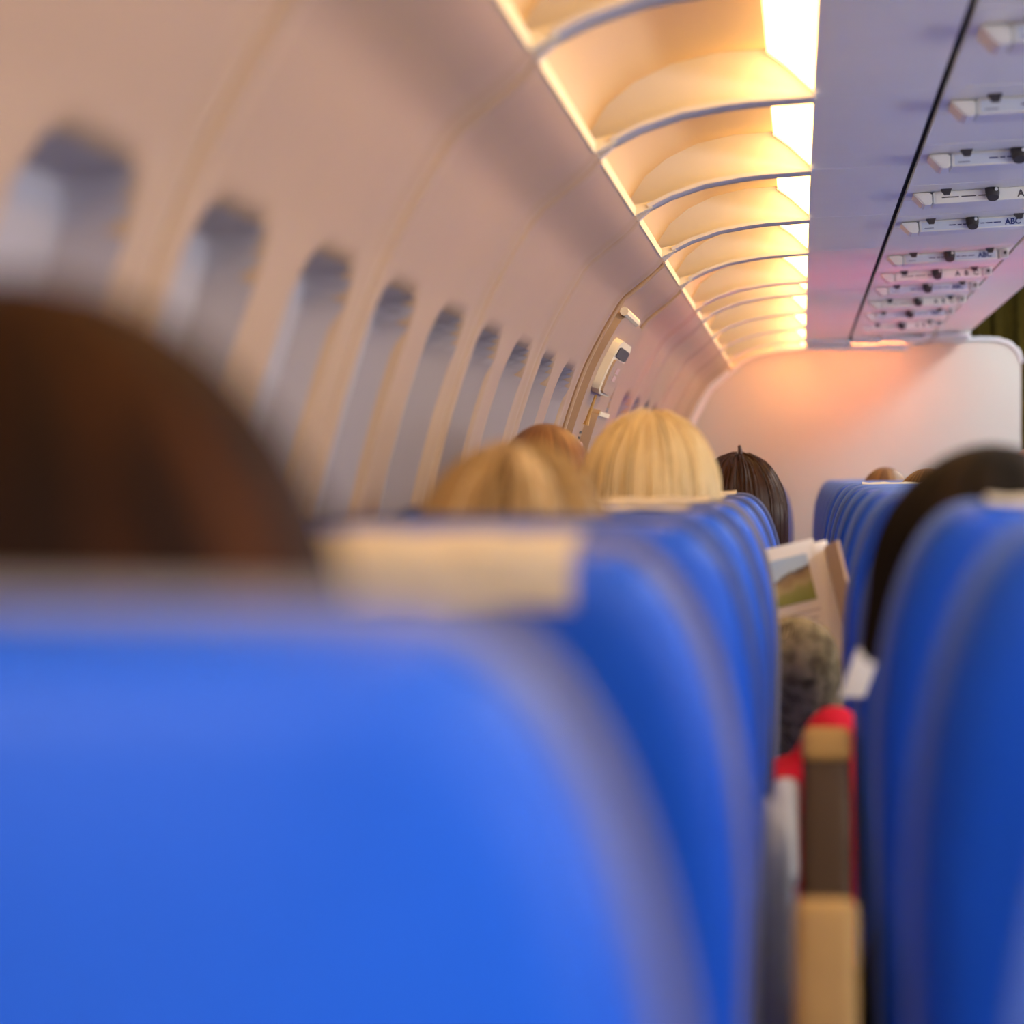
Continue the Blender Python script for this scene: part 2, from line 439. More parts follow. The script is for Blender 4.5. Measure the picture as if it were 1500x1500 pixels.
cu = bm_obj('aisle_curtain', bm, M['curtain']); tag(cu, 'dark olive pleated curtain closing the aisle beside the white bulkhead', 'curtain')
wb = box('wall_back', (-0.7, 3.3, Y0 - 0.08, Y0, 0, 2.3), M['bulk']); tag(wb, kind='structure')
wf2 = box('wall_front_2', (0.985, 3.3, 14.1, 14.2, 0, 2.3), M['bulk']); tag(wf2, kind='structure')

# ------------------------------------------------------------------ passenger service units
PSU_Y = [2.32, 3.09, 3.86, 4.63, 5.41, 6.15, 6.86, 7.90, 8.60, 9.24, 9.97, 10.72, 11.55]
def psu_h(x): return 0.576 + (x - 0.219) * 0.0616
tilt = -math.atan(0.0616)
prev = Y0
for k, y in enumerate(PSU_Y):
    # carrier panels between two units
    nxt = PSU_Y[k + 1] - 0.16 if k + 1 < len(PSU_Y) else 12.6
    for y0, y1 in ((prev, y - 0.165), (y - 0.16, y + 0.16)):
        sweep('service_panel', up(strip_profile([P0, ((P0[0] + P1[0]) / 2, psu_h((P0[0] + P1[0]) / 2)), P1], 0.010)), [y0 + 0.002, y1 - 0.002], M['psu'], ce, closed=True)
    prev = y + 0.165
    spaced = k in (5, 8, 10, 12)
    U = empty('service_unit', (0.39, y, H + psu_h(0.39)))
    U.rotation_euler = (0, tilt, 0)
    NEAR = {2: 'service unit with close-set letters ABC above the pale blonde magazine reader', 3: 'service unit with letters ABC above the short-haired passenger by the wall', 4: 'service unit with letters ABC above the chestnut-haired passenger'}
    if k in NEAR: tag(U, NEAR[k], 'service unit')
    elif spaced:
        tag(U, 'white overhead service unit with widely spaced letters A B C', 'service unit', 'service units with spaced letters')
    else:
        tag(U, 'white overhead service unit with close-set blue letters ABC', 'service unit', 'service units with close-set letters')
    bm = bmesh.new(); add_box(bm, -0.118, 0.118 + 0.012, -0.012, 0.10, -0.026, 0.0, 0.004); bm_obj('body', bm, M['psuwhite'] if not spaced else M['psu'], U)
    st = box('label_strip', (-0.112, 0.126, -0.0135, -0.0118, -0.0225, -0.004), M['label'] if not spaced else M['psu'], U)
    # bright slanted end piece
    bm = bmesh.new()
    vs = [(-0.160, -0.02, -0.002), (-0.120, -0.02, -0.002), (-0.120, -0.02, -0.027), (-0.138, -0.02, -0.027),
          (-0.160, 0.09, -0.002), (-0.120, 0.09, -0.002), (-0.120, 0.09, -0.027), (-0.138, 0.09, -0.027)]
    V = [bm.verts.new(v) for v in vs]
    for f in ((0, 1, 2, 3), (7, 6, 5, 4), (0, 4, 5, 1), (1, 5, 6, 2), (2, 6, 7, 3), (3, 7, 4, 0)): bm.faces.new([V[i] for i in f])
    bmesh.ops.bevel(bm, geom=bm.edges[:], offset=0.003, segments=2, affect='EDGES')
    bm_obj('end_piece', bm, M['psuwhite'], U)
    # air nozzle in the middle, reading lights either side
    bm = bmesh.new()
    tube(bm, [(0.003, -0.02, 0.0), (0.003, -0.028, -0.012), (0.003, -0.034, -0.022)], [0.0145, 0.0145, 0.012], 14)
    nz = bm_obj('air_nozzle', bm, M['nozzle'], U)
    bm = bmesh.new(); tube(bm, [(0.010, -0.040, -0.004), (0.010, -0.046, -0.006)], 0.0035, 8); bm_obj('nozzle_tab', bm, M['lens'], nz)
    for xx in (-0.092, 0.108):
        bm = bmesh.new()
        vs = [(xx - 0.011, -0.06, 0), (xx + 0.011, -0.06, 0), (xx + 0.007, -0.052, -0.011), (xx - 0.004, -0.052, -0.011), (xx - 0.011, -0.03, 0), (xx + 0.011, -0.03, 0), (xx + 0.007, -0.036, -0.011), (xx - 0.004, -0.036, -0.011)]
        V = [bm.verts.new(v) for v in vs]
        for f in ((0, 1, 2, 3), (7, 6, 5, 4), (0, 4, 5, 1), (1, 5, 6, 2), (2, 6, 7, 3), (3, 7, 4, 0)): bm.faces.new([V[i] for i in f])
        bm_obj('reading_light', bm, M['nozzle'], U)
    rx = math.radians(90)
    if spaced:
        for q, ch in enumerate('ABC'):
            text_obj('lettering', ch, 0.020, M['inkgrey'], st, (0.055 + 0.026 * q, -0.0138, -0.0205), (rx, 0, 0))
        txt = [(-0.10, 0.035), (-0.06, 0.03), (-0.025, 0.02)]
    else:
        text_obj('lettering', 'ABC', 0.0185, M['ink'], st, (0.078, -0.0138, -0.0195), (rx, 0, 0), 1.0)
        txt = [(-0.05, 0.016), (-0.03, 0.009), (-0.018, 0.014), (0.022, 0.009), (0.034, 0.015), (0.052, 0.017)]
        box('fine_print', (-0.106, -0.085, -0.0142, -0.0136, -0.0185, -0.0172), M['ink'], st)
    for tx, tw in txt:
        box('fine_print', (tx, tx + tw, -0.0142, -0.0136, -0.0145, -0.0122), M['inkgrey'] if spaced else M['ink'], st)
    sg = box('row_sign', (0.134, 0.158, -0.018, 0.05, -0.026, -0.001), M['psuwhite'], U, 0.003)
    box('sign_frame', (0.137, 0.155, -0.0195, -0.0178, -0.0235, -0.003), M['greyplastic'], sg)
    bm = bmesh.new(); tube(bm, [(0.149, -0.0185, -0.011), (0.149, -0.0215, -0.012)], 0.0045, 8); bm_obj('sign_lens', bm, M['nozzle'], sg)
sweep('service_panel', up(strip_profile([P0, P1], 0.010)), [prev + 0.002, 12.6], M['psu'], ce, closed=True)

# ------------------------------------------------------------------ seats
SEAT_TOP, SEAT_BOT, HWID = 1.139, 0.44, 0.220
SLOPE = 0.20
def seat_outline(inset=0.0, n=14):
    """closed loop (x,z): bottom-left, up the left side, over the top, down the right side"""
    w_, rx_, rz_ = HWID - inset, 0.078, 0.215
    top = SEAT_TOP - inset
    pts = []
    for i in range(6):
        pts.append((-w_ + 0.012 * (1 - i / 5), SEAT_BOT + inset + (top - rz_ - SEAT_BOT - inset) * i / 5))
    def corner(t):
        a = t * math.pi / 2; e = 2 / 2.25
        return (1 - max(0, math.cos(a)) ** e, max(0, math.sin(a)) ** e)     # 0..1 across, 0..1 up
    for i in range(1, n + 1):
        u, v = corner(i / n); pts.append((-w_ + rx_ * u, top - rz_ + rz_ * v))
    fl_ = w_ - rx_
    for i in range(1, 8):
        x = -fl_ + 2 * fl_ * i / 8; pts.append((x, top + 0.002 * (1 - (x / fl_) ** 2)))
    for i in range(n, -1, -1):
        u, v = corner(i / n); pts.append((w_ - rx_ * u, top - rz_ + rz_ * v))
    for i in range(4, -1, -1):
        pts.append((w_ - 0.012 * (1 - i / 5), SEAT_BOT + inset + (top - rz_ - SEAT_BOT - inset) * i / 5))
    return pts
def shear(x, d, z): return Vector((x, d + (SEAT_TOP - z) * SLOPE, z))
def seat_slab(layers, cap0=True, cap1=True, bulge0=0.0, bulge1=0.0):
    bm = bmesh.new(); rings = []
    for d, ins in layers:
        rings.append([bm.verts.new(shear(x, d, z)) for x, z in seat_outline(ins)])
    n = len(rings[0])
    for A, B in zip(rings[:-1], rings[1:]):
        for i in range(n): bm.faces.new((A[i], A[(i + 1) % n], B[(i + 1) % n], B[i]))
    for ring, (d, ins), cap, bl in ((rings[0], layers[0], cap0, bulge0), (rings[-1], layers[-1], cap1, bulge1)):
        if not cap: continue
        prev_ = ring; base = seat_outline(ins); cz = 0.80
        for s in (0.85, 0.65, 0.4, 0.15):
            rr = [bm.verts.new(shear(x * s, d + bl * (1 - s * s), cz + (z - cz) * s)) for x, z in base]
            for i in range(n): bm.faces.new((prev_[i], prev_[(i + 1) % n], rr[(i + 1) % n], rr[i]))
            prev_ = rr
        bm.faces.new(prev_)
    return bm

def mesh_of(bm, name, mat):
    o = bm_obj(name, bm, mat); me = o.data; bpy.data.objects.remove(o); return me
SM = {}
SM['back_shell'] = mesh_of(seat_slab([(0.004, 0.034), (0.006, 0.024), (0.012, 0.014), (0.022, 0.0075), (0.036, 0.0055), (0.046, 0.0055)], True, True, -0.012, 0.0), 'back_shell', M['leather'])
BAND = [(0.0455, 0.009), (0.047, 0.002), (0.050, 0.0), (0.056, 0.0), (0.059, 0.002), (0.0605, 0.009)]
SM['edge_band_blue'] = mesh_of(seat_slab(BAND), 'edge_band', M['seattrimblue'])
SM['edge_band_dark'] = mesh_of(seat_slab(BAND), 'edge_band', M['seattrimdark'])
SM['edge_band'] = mesh_of(seat_slab([(0.0455, 0.009), (0.047, 0.002), (0.050, 0.0), (0.056, 0.0), (0.059, 0.002), (0.0605, 0.009)], True, True), 'edge_band', M['seattrim'])
SM['front_cushion'] = mesh_of(seat_slab([(0.060, 0.006), (0.068, 0.002), (0.082, 0.002), (0.098, 0.010), (0.108, 0.026), (0.112, 0.04)], True, True, 0, 0.010), 'front_cushion', M['leather'])
bm = bmesh.new(); add_box(bm, -0.225, 0.225, 0.14, 0.62, 0.36, 0.46, 0.035, 4); SM['seat_cushion'] = mesh_of(bm, 'seat_cushion', M['leather'])
bm = bmesh.new(); add_box(bm, -0.215, 0.215, 0.16, 0.58, 0.30, 0.362, 0.01); SM['seat_pan'] = mesh_of(bm, 'seat_pan', M['greyplastic'])
for nm, yy in (('leg', 0.22),):
    bm = bmesh.new(); tube(bm, [(0, yy, 0.0), (0, yy + 0.04, 0.31)], 0.016, 8); add_box(bm, -0.02, 0.02, yy - 0.04, yy + 0.05, 0, 0.012); SM['leg'] = mesh_of(bm, 'leg', M['metal'])
def back_box(x0, x1, z0, z1, t, bev):
    bm = bmesh.new(); add_box(bm, x0, x1, -t, 0.0, z0, z1, bev, 3)
    for v in bm.verts: v.co = shear(v.co.x, v.co.y - 0.004, v.co.z)
    return bm
SM['tray_table'] = mesh_of(back_box(-0.185, 0.185, 0.59, 0.80, 0.018, 0.008), 'tray_table', M['tray'])
SM['tray_latch'] = mesh_of(back_box(-0.012, 0.012, 0.795, 0.835, 0.026, 0.005), 'tray_latch', M['greyplastic'])
SM['seat_pocket'] = mesh_of(back_box(-0.18, 0.18, 0.46, 0.57, 0.03, 0.012), 'seat_pocket', M['leather'])
def cover_mesh(drop, front=0.17, hw=0.132):
    bm = bmesh.new(); t = SEAT_TOP
    path = [(0.034, t - 0.0015), (0.048, t + 0.0025), (0.056, t + 0.003), (0.078, t + 0.0025), (0.098, t - 0.001), (0.113, t - 0.012), (0.119, t - 0.028), (0.124, t - 0.06), (0.130, t - front)]
    if drop > 0: path = [(0.002, t - drop), (0.002, t - 0.024), (0.010, t - 0.009), (0.022, t - 0.002)] + path
    N = 16; rows = []
    for d, z in path:
        rows.append([bm.verts.new(shear(-hw + 2 * hw * i / N, d - 0.004 if d < 0.02 else d, z + 0.0012 * math.sin(i * 1.9 + d * 40))) for i in range(N + 1)])
    for A, B in zip(rows[:-1], rows[1:]):
        for i in range(N): bm.faces.new((A[i], A[i + 1], B[i + 1], B[i]))
    bmesh.ops.recalc_face_normals(bm, faces=bm.faces[:])
    bmesh.ops.solidify(bm, geom=bm.faces[:], thickness=0.002)
    return mesh_of(bm, 'headrest_cover', M['cover'])
COVER = {}
def cover(drop):
    if drop not in COVER: COVER[drop] = cover_mesh(drop)
    return COVER[drop]
# armrest, lying: from the pivot at the origin forwards
def arm_meshes(pad):
    bm = bmesh.new(); add_box(bm, -0.022, 0.022, -0.03, 0.40, -0.045, 0.0, 0.014, 3); a = mesh_of(bm, 'armrest', M['armdark'])
    bm = bmesh.new(); add_box(bm, -0.025, 0.025, 0.0, 0.405, -0.006, 0.022, 0.012, 3); p = mesh_of(bm, 'armrest_pad', pad)
    return a, p
ARM = {'tan': arm_meshes(M['armtan']), 'dark': arm_meshes(M['armdark'])}
bm = bmesh.new(); add_box(bm, -0.014, 0.014, -0.03, 0.03, -0.055, 0.055, 0.012, 3); SM['hinge_cover'] = mesh_of(bm, 'hinge_cover', M['greyplastic'])
bm = bmesh.new(); add_box(bm, -0.026, 0.026, 0.375, 0.412, -0.048, 0.026, 0.012, 3); SM['armrest_tip'] = mesh_of(bm, 'armrest_tip', M['armtan'])

def make_seat(x, y, label, group, drop=0.0, band='edge_band', arm_x=None, arm='down', pad='dark', hinge=0):
    t = empty('passenger_seat', (x, y, 0)); tag(t, label, 'seat', group)
    for nm in ('back_shell', 'edge_band', 'front_cushion', 'seat_cushion', 'seat_pan', 'tray_table', 'tray_latch', 'seat_pocket'):
        link(nm, SM[band] if nm == 'edge_band' else SM[nm], None, t)
    for xx, yy in ((-0.17, 0.0), (0.17, 0.0), (-0.17, 0.28), (0.17, 0.28)):
        o = link('leg', SM['leg'], None, t); o.location = (xx, yy, 0)
    if drop is not None: link('headrest_cover', cover(drop), None, t)
    if arm_x is not None:
        a = link('armrest', ARM[pad][0], None, t); link('armrest_pad', ARM[pad][1], None, a)
        if arm == 'down': a.location = (arm_x - x, 0.20, 0.645)
        else:
            py, pz, ang = arm
            a.location = (arm_x - x, py, pz); a.rotation_euler = (math.radians(ang), 0, 0)
            if pad == 'dark': link('armrest_tip', SM['armrest_tip'], None, a)
    if hinge:
        o = link('hinge_cover', SM['hinge_cover'], None, t); o.location = (hinge * (HWID + 0.010), 0.105, 0.80); o.rotation_euler = (-0.2, 0, 0)
    return t

ROWS = [0.72, 1.48, 2.24, 3.00, 3.76, 4.52, 5.28, 6.04, 6.80, 7.84, 8.58, 9.30, 10.02, 10.76, 11.50, 12.24]
AX, BX, CX_ = -0.244, 0.275, 0.795
LAB = {
 ('A', 0): 'blue leather window seat in front of which a dark auburn-haired head rises',
 ('A', 1): 'empty blue window seat with a deep cream cloth over its headrest',
 ('A', 2): 'blue leather window seat occupied by the passenger with brown and blonde streaks',
 ('A', 3): 'empty blue window seat between the streaked-haired and the pale blonde passenger',
 ('A', 4): 'blue leather window seat occupied by the pale blonde magazine reader',
 ('A', 5): 'blue leather window seat of the short-haired passenger leaning on the wall',
 ('A', 6): 'blue leather window seat occupied by the chestnut-haired passenger',
 ('B', 0): 'empty blue middle seat beside the dark auburn-haired passenger',
 ('B', 1): 'empty blue middle seat directly behind the black-brown haired passenger',
 ('B', 2): 'blue leather middle seat occupied by the black-brown haired passenger in black',
 ('B', 3): 'empty blue middle seat with a small white tag on its edge',
 ('B', 4): 'empty blue middle seat beside the pale blonde magazine reader',
 ('B', 6): 'empty blue middle seat beside the chestnut-haired passenger',
 ('B', 8): 'blue leather middle seat of the auburn brown passenger',
 ('B', 11): 'blue leather middle seat of the light brown-haired passenger near the bulkhead',
 ('C', 11): 'blue leather aisle seat of the bald passenger near the bulkhead'}
GEN = {'A': ('empty blue leather seat beside the windows with a thin cream headrest cloth', 'empty window seats'),
       'B': ('empty blue leather middle seat with pale blue edging, well ahead of the dark-haired passenger', 'empty middle seats'),
       'C': ('empty blue leather seat at the aisle end of its row', 'empty aisle seats')}
for i, y in enumerate(ROWS):
    for s, x in (('A', AX), ('B', BX), ('C', CX_)):
        lab, grp = LAB.get((s, i), GEN[s][0]), (None if (s, i) in LAB else GEN[s][1])
        drop = 0.0
        kw = {}
        if s == 'A':
            drop = {0: None, 1: 0.034, 2: None}.get(i, 0.0)
            kw = dict(arm_x=0.016)
            if i == 2: kw = dict(arm_x=0.020, arm=(0.05, 0.440, 86), pad='tan')
            if i == 3: kw = dict(arm_x=0.028, arm=(0.06, 0.50, 84), pad='dark', hinge=1)
        if s == 'B':
            kw = dict(arm_x=0.535)
            if i >= 5 and i != 8: drop = None
        if s == 'C': kw = dict(arm_x=1.04)
        kw['band'] = 'edge_band_blue' if s != 'A' else ('edge_band' if i < 2 or i == 4 else 'edge_band_dark')
        st_ = make_seat(x, y, lab, grp, drop, **kw)
        if s == 'B' and i == 3:
            bm = bmesh.new(); add_box(bm, -0.226, -0.200, -0.003, 0.0, 0.935, 0.985, 0.001)
            for v in bm.verts: v.co = shear(v.co.x + (v.co.z - 0.96) * 0.35, v.co.y + 0.004, v.co.z)
            bm_obj('seat_tag', bm, M['paper'], st_)
        if s == 'B': st_.scale.z = 1.0105       # middle seats sit a touch higher

# ------------------------------------------------------------------ people
def hair_mat(name, dark, mid, light, rough=0.45, freq=42.0, spec=0.3, lo=0.32, hi=0.68):
    m = bpy.data.materials.new(name); m.use_nodes = True; nt = m.node_tree; b = nt.nodes['Principled BSDF']
    uv = nt.nodes.new('ShaderNodeUVMap')
    mp = nt.nodes.new('ShaderNodeMapping'); mp.inputs['Scale'].default_value = (freq, 1.2, 1)
    n = nt.nodes.new('ShaderNodeTexNoise'); n.inputs['Scale'].default_value = 1.0; n.inputs['Detail'].default_value = 5; n.inputs['Roughness'].default_value = 0.65
    r = nt.nodes.new('ShaderNodeValToRGB'); e = r.color_ramp.elements
    e[0].position = lo; e[0].color = (*dark, 1); e[1].position = hi; e[1].color = (*light, 1)
    k = e.new(0.5); k.color = (*mid, 1)
    nt.links.new(uv.outputs[0], mp.inputs[0]); nt.links.new(mp.outputs[0], n.inputs['Vector'])
    nt.links.new(n.outputs[0], r.inputs[0]); nt.links.new(r.outputs[0], b.inputs['Base Color'])
    n2 = nt.nodes.new('ShaderNodeTexNoise'); n2.inputs['Scale'].default_value = 1.0; n2.inputs['Detail'].default_value = 3
    mp2 = nt.nodes.new('ShaderNodeMapping'); mp2.inputs['Scale'].default_value = (freq * 4, 1.5, 1)
    nt.links.new(uv.outputs[0], mp2.inputs[0]); nt.links.new(mp2.outputs[0], n2.inputs['Vector'])
    bp = nt.nodes.new('ShaderNodeBump'); bp.inputs['Strength'].default_value = 0.5; bp.inputs['Distance'].default_value = 0.003
    nt.links.new(n2.outputs[0], bp.inputs['Height']); nt.links.new(bp.outputs[0], b.inputs['Normal'])
    b.inputs['Roughness'].default_value = rough; b.inputs['Specular IOR Level'].default_value = spec
    return m

def knit_mat():
    m = bpy.data.materials.new('herringbone knit'); m.use_nodes = True; nt = m.node_tree; b = nt.nodes['Principled BSDF']
    tc = nt.nodes.new('ShaderNodeTexCoord'); sp = nt.nodes.new('ShaderNodeSeparateXYZ'); nt.links.new(tc.outputs['Object'], sp.inputs[0])
    def mth(op, a, bb=None):
        k = nt.nodes.new('ShaderNodeMath'); k.operation = op
        for i, v in enumerate((a, bb)):
            if v is None: continue
            if isinstance(v, (int, float)): k.inputs[i].default_value = v
            else: nt.links.new(v, k.inputs[i])
        return k.outputs[0]
    xx = mth('ADD', sp.outputs['X'], mth('MULTIPLY', sp.outputs['Y'], 0.8))
    zig = mth('PINGPONG', mth('MULTIPLY', xx, 1.0), 0.014)
    ph = mth('ADD', sp.outputs['Z'], mth('MULTIPLY', zig, 1.1))
    st = mth('SINE', mth('MULTIPLY', ph, 1250.0))
    n = nt.nodes.new('ShaderNodeTexNoise'); n.inputs['Scale'].default_value = 45; n.inputs['Detail'].default_value = 4
    nt.links.new(tc.outputs['Object'], n.inputs['Vector'])
    v = mth('ADD', mth('MULTIPLY', st, 0.30), mth('MULTIPLY', mth('SUBTRACT', n.outputs[0], 0.5), 1.3))
    v = mth('ADD', v, 0.5)
    r = nt.nodes.new('ShaderNodeValToRGB'); e = r.color_ramp.elements
    e[0].position = 0.15; e[0].color = (0.020, 0.016, 0.012, 1); e[1].position = 0.9; e[1].color = (0.50, 0.40, 0.23, 1)
    k = e.new(0.5); k.color = (0.19, 0.135, 0.065, 1)
    nt.links.new(v, r.inputs[0]); nt.links.new(r.outputs[0], b.inputs['Base Color'])
    bp = nt.nodes.new('ShaderNodeBump'); bp.inputs['Strength'].default_value = 0.6; bp.inputs['Distance'].default_value = 0.004
    nt.links.new(v, bp.inputs['Height']); nt.links.new(bp.outputs[0], b.inputs['Normal'])
    b.inputs['Roughness'].default_value = 0.95; b.inputs['Specular IOR Level'].default_value = 0.1
    return m

HM = {
 'auburn': hair_mat('dark auburn hair', (0.004, 0.001, 0.0004), (0.020, 0.0048, 0.0006), (0.070, 0.018, 0.001), freq=10, lo=0.40, hi=0.62, rough=0.7, spec=0.1),
 'streak': hair_mat('streaked blonde hair', (0.07, 0.030, 0.010), (0.27, 0.17, 0.075), (0.90, 0.75, 0.50), freq=20, lo=0.42, hi=0.58),
 'blonde': hair_mat('pale blonde hair', (0.30, 0.20, 0.085), (0.58, 0.43, 0.21), (0.92, 0.80, 0.55), freq=24, lo=0.38, hi=0.62),
 'brown': hair_mat('chestnut hair', (0.004, 0.0014, 0.0005), (0.034, 0.0105, 0.0022), (0.14, 0.05, 0.010), freq=40, spec=0.2),
 'black': hair_mat('black brown hair', (0.005, 0.004, 0.003), (0.012, 0.008, 0.005), (0.030, 0.016, 0.009), freq=14, rough=0.7, spec=0.1),
 'light': hair_mat('light brown hair', (0.07, 0.03, 0.008), (0.17, 0.075, 0.02), (0.32, 0.16, 0.05), freq=40),
 'red': hair_mat('short reddish brown hair', (0.09, 0.035, 0.012), (0.22, 0.09, 0.03), (0.38, 0.18, 0.07), freq=50),
}
CL = {
 'red': pmat('red wool', (0.50, 0.008, 0.03), 0.9, 0.1, 0.12, 120, 0.2, 400),
 'knit': knit_mat(),
 'blanket': pmat('red bounce wool', (0.80, 0.05, 0.05), 0.9, 0.1, 0.08, 80),  # cloth of the unseen blankets added for red bounce
 'black': pmat('black wool', (0.010, 0.009, 0.008), 0.9, 0.1, 0.2, 120),
 'grey': pmat('grey wool', (0.16, 0.16, 0.18), 0.9, 0.1, 0.1, 120),
 'white': pmat('white cotton', (0.62, 0.62, 0.64), 0.9, 0.1, 0.04, 120),
 'navy': pmat('navy wool', (0.02, 0.03, 0.09), 0.9, 0.1, 0.1, 120),
}

def unit_sphere(nu, nv):
    vs = [(0, 0, 1)] + [(math.sin(math.pi * j / nv) * math.cos(2 * math.pi * i / nu), math.sin(math.pi * j / nv) * math.sin(2 * math.pi * i / nu), math.cos(math.pi * j / nv)) for j in range(1, nv) for i in range(nu)] + [(0, 0, -1)]
    fs = [(0, 1 + i, 1 + (i + 1) % nu) for i in range(nu)]
    for j in range(nv - 2):
        for i in range(nu):
            a = 1 + j * nu + i; b = 1 + j * nu + (i + 1) % nu
            fs.append((a, a + nu, b + nu, b))
    last = len(vs) - 1; o = 1 + (nv - 2) * nu
    fs += [(o + (i + 1) % nu, o + i, last) for i in range(nu)]
    return [Vector(v) for v in vs], fs
US = unit_sphere(16, 10); US2 = unit_sphere(24, 16)
def cone(bm, a, b, ra, rb):
    """capsule with two end radii: a sphere pulled apart at its equator"""
    a, b = Vector(a), Vector(b)
    q = (b - a).to_track_quat('Z', 'Y').to_matrix()
    V = [bm.verts.new((b + q @ (v * rb)) if v.z > 0.05 else (a + q @ (v * ra))) for v in US[0]]
    for f in US[1]: bm.faces.new([V[k] for k in f])
def ell(bm, c, r, rot=None):
    c = Vector(c)
    V = [bm.verts.new(c + Vector((v.x * r[0], v.y * r[1], v.z * r[2]))) for v in US2[0]]
    for f in US2[1]: bm.faces.new([V[k] for k in f])
def remesh(name, bm, voxel, mat, parent, smooth=4):
    me = bpy.data.meshes.new(name); bm.to_mesh(me); bm.free()
    t = bpy.data.objects.new('tmp', me)
    md = t.modifiers.new('r', 'REMESH'); md.mode = 'VOXEL'; md.voxel_size = voxel
    ms = t.modifiers.new('s', 'SMOOTH'); ms.factor = 0.5; ms.iterations = smooth
    m2 = evaluated_mesh(t)
    m2.name = name
    for p in m2.polygons: p.use_smooth = True
    return link(name, m2, mat, parent)

def hand(bm, wrist, direc, palm_n, thumb_side, curl=0.5, s=1.0):
    """palm and five bent fingers; direc = pointing direction, palm_n = normal out of the palm"""
    w_ = Vector(wrist); d = Vector(direc).normalized(); n = Vector(palm_n); n = (n - d * n.dot(d)).normalized(); sd = d.cross(n) * thumb_side
    pc = w_ + d * 0.045 * s
    for k in (-1.5, -0.5, 0.5, 1.5):
        cone(bm, w_ + sd * k * 0.010, w_ + d * 0.085 * s + sd * k * 0.019 * s, 0.014 * s, 0.0105 * s)
    for k, ln in ((1.5, 0.070), (0.5, 0.080), (-0.5, 0.075), (-1.5, 0.058)):
        p = w_ + d * 0.085 * s + sd * k * 0.0205 * s
        ang = 0.0
        for seg, fr in enumerate((0.45, 0.32, 0.23)):
            ang += curl * (0.7 if seg == 0 else 0.9)
            q = p + (d * math.cos(ang) + n * math.sin(ang)) * ln * fr * s
            r0 = (0.0085, 0.0078, 0.007)[seg] * s
            cone(bm, p, q, r0, r0 * 0.92); p = q
    p = w_ + d * 0.025 * s + sd * 0.022 * s
    for seg, ln in enumerate((0.040, 0.030, 0.024)):
        dd = (d * (0.6 + 0.2 * seg) + sd * (0.75 - 0.3 * seg) + n * (0.25 + 0.25 * seg * curl)).normalized()
        q = p + dd * ln * s
        cone(bm, p, q, (0.0115, 0.0098, 0.0088)[seg] * s, (0.0100, 0.009, 0.0076)[seg] * s); p = q

def hair_mesh(parent, mat, hc, length, width=1.0, part=0.0, clump=0.004, flare=0.01, seed=0, lean=(0, 0), nphi=128, nt=26, puff=1.0):
    """hair hanging from the crown; open in front for the face. hc = head centre"""
    rnd = random.Random(seed)
    bm = bmesh.new(); uvl = bm.loops.layers.uv.new('UVMap')
    rx, ry, rz = 0.088 * width * puff, 0.104 * puff, 0.122 * puff
    rows = []; cps = []
    for i in range(nphi + 1):
        ph = 2 * math.pi * i / nphi              # 0 = front (+y), pi = back
        fr = math.cos(ph)
        face = max(0.0, min(1.0, (fr - 0.35) / 0.35))
        face = face * face * (3 - 2 * face)
        endz = -length * (1 - face) + 0.050 * face
        nv = noise.noise(Vector((math.cos(ph) * 3.1 + seed, math.sin(ph) * 3.1, seed * 0.7)))
        nv2 = noise.noise(Vector((math.cos(ph) * 11 + seed, math.sin(ph) * 11, 2.0)))
        endz += 0.012 * nv2 * (1 - face)
        row = []
        for j in range(nt + 1):
            t = j / nt
            zt = rz * 0.999 + (endz - rz) * (t ** 1.35)
            if zt > 0: k = math.sqrt(max(0, 1 - (zt / rz) ** 2))
            else:
                k = 1.0 + flare * (-zt) / 0.1 - 0.9 * max(0, -zt - 0.10)
            g = 1 + (clump / 0.09) * (0.7 * nv + 0.8 * nv2) * min(1, 2.2 * t)
            yoff = 0.0 if zt > 0 else 0.02 * min(1, -zt / 0.1)
            fx = lean[0] * max(0, -zt); fy = lean[1] * max(0, -zt)
            gap = part * math.exp(-(math.sin(ph) / 0.22) ** 2) * math.exp(-(t / 0.35) ** 2) * 0.010
            row.append(bm.verts.new(hc + Vector((math.sin(ph) * rx * k * g + fx, math.cos(ph) * ry * k * g + yoff + fy - 0.006, zt - gap))))
        rows.append(row)
    for i in range(nphi):
        for j in range(nt):
            f = bm.faces.new((rows[i][j], rows[i][j + 1], rows[i + 1][j + 1], rows[i + 1][j]))
            for lp_, (ii, jj) in zip(f.loops, ((i, j), (i, j + 1), (i + 1, j + 1), (i + 1, j))):
                lp_[uvl].uv = (ii / nphi, jj / nt)
    me = bpy.data.meshes.new('hair'); 
    bmesh.ops.remove_doubles(bm, verts=bm.verts[:], dist=1e-5)
    bmesh.ops.recalc_face_normals(bm, faces=bm.faces[:])
    bm.to_mesh(me); bm.free()
    for p in me.polygons: p.use_smooth = True
    o = link('hair', me, mat, parent)
    sm = o.modifiers.new('thickness', 'SOLIDIFY'); sm.thickness = 0.008; sm.offset = -1
    return o, (rx, ry, rz)

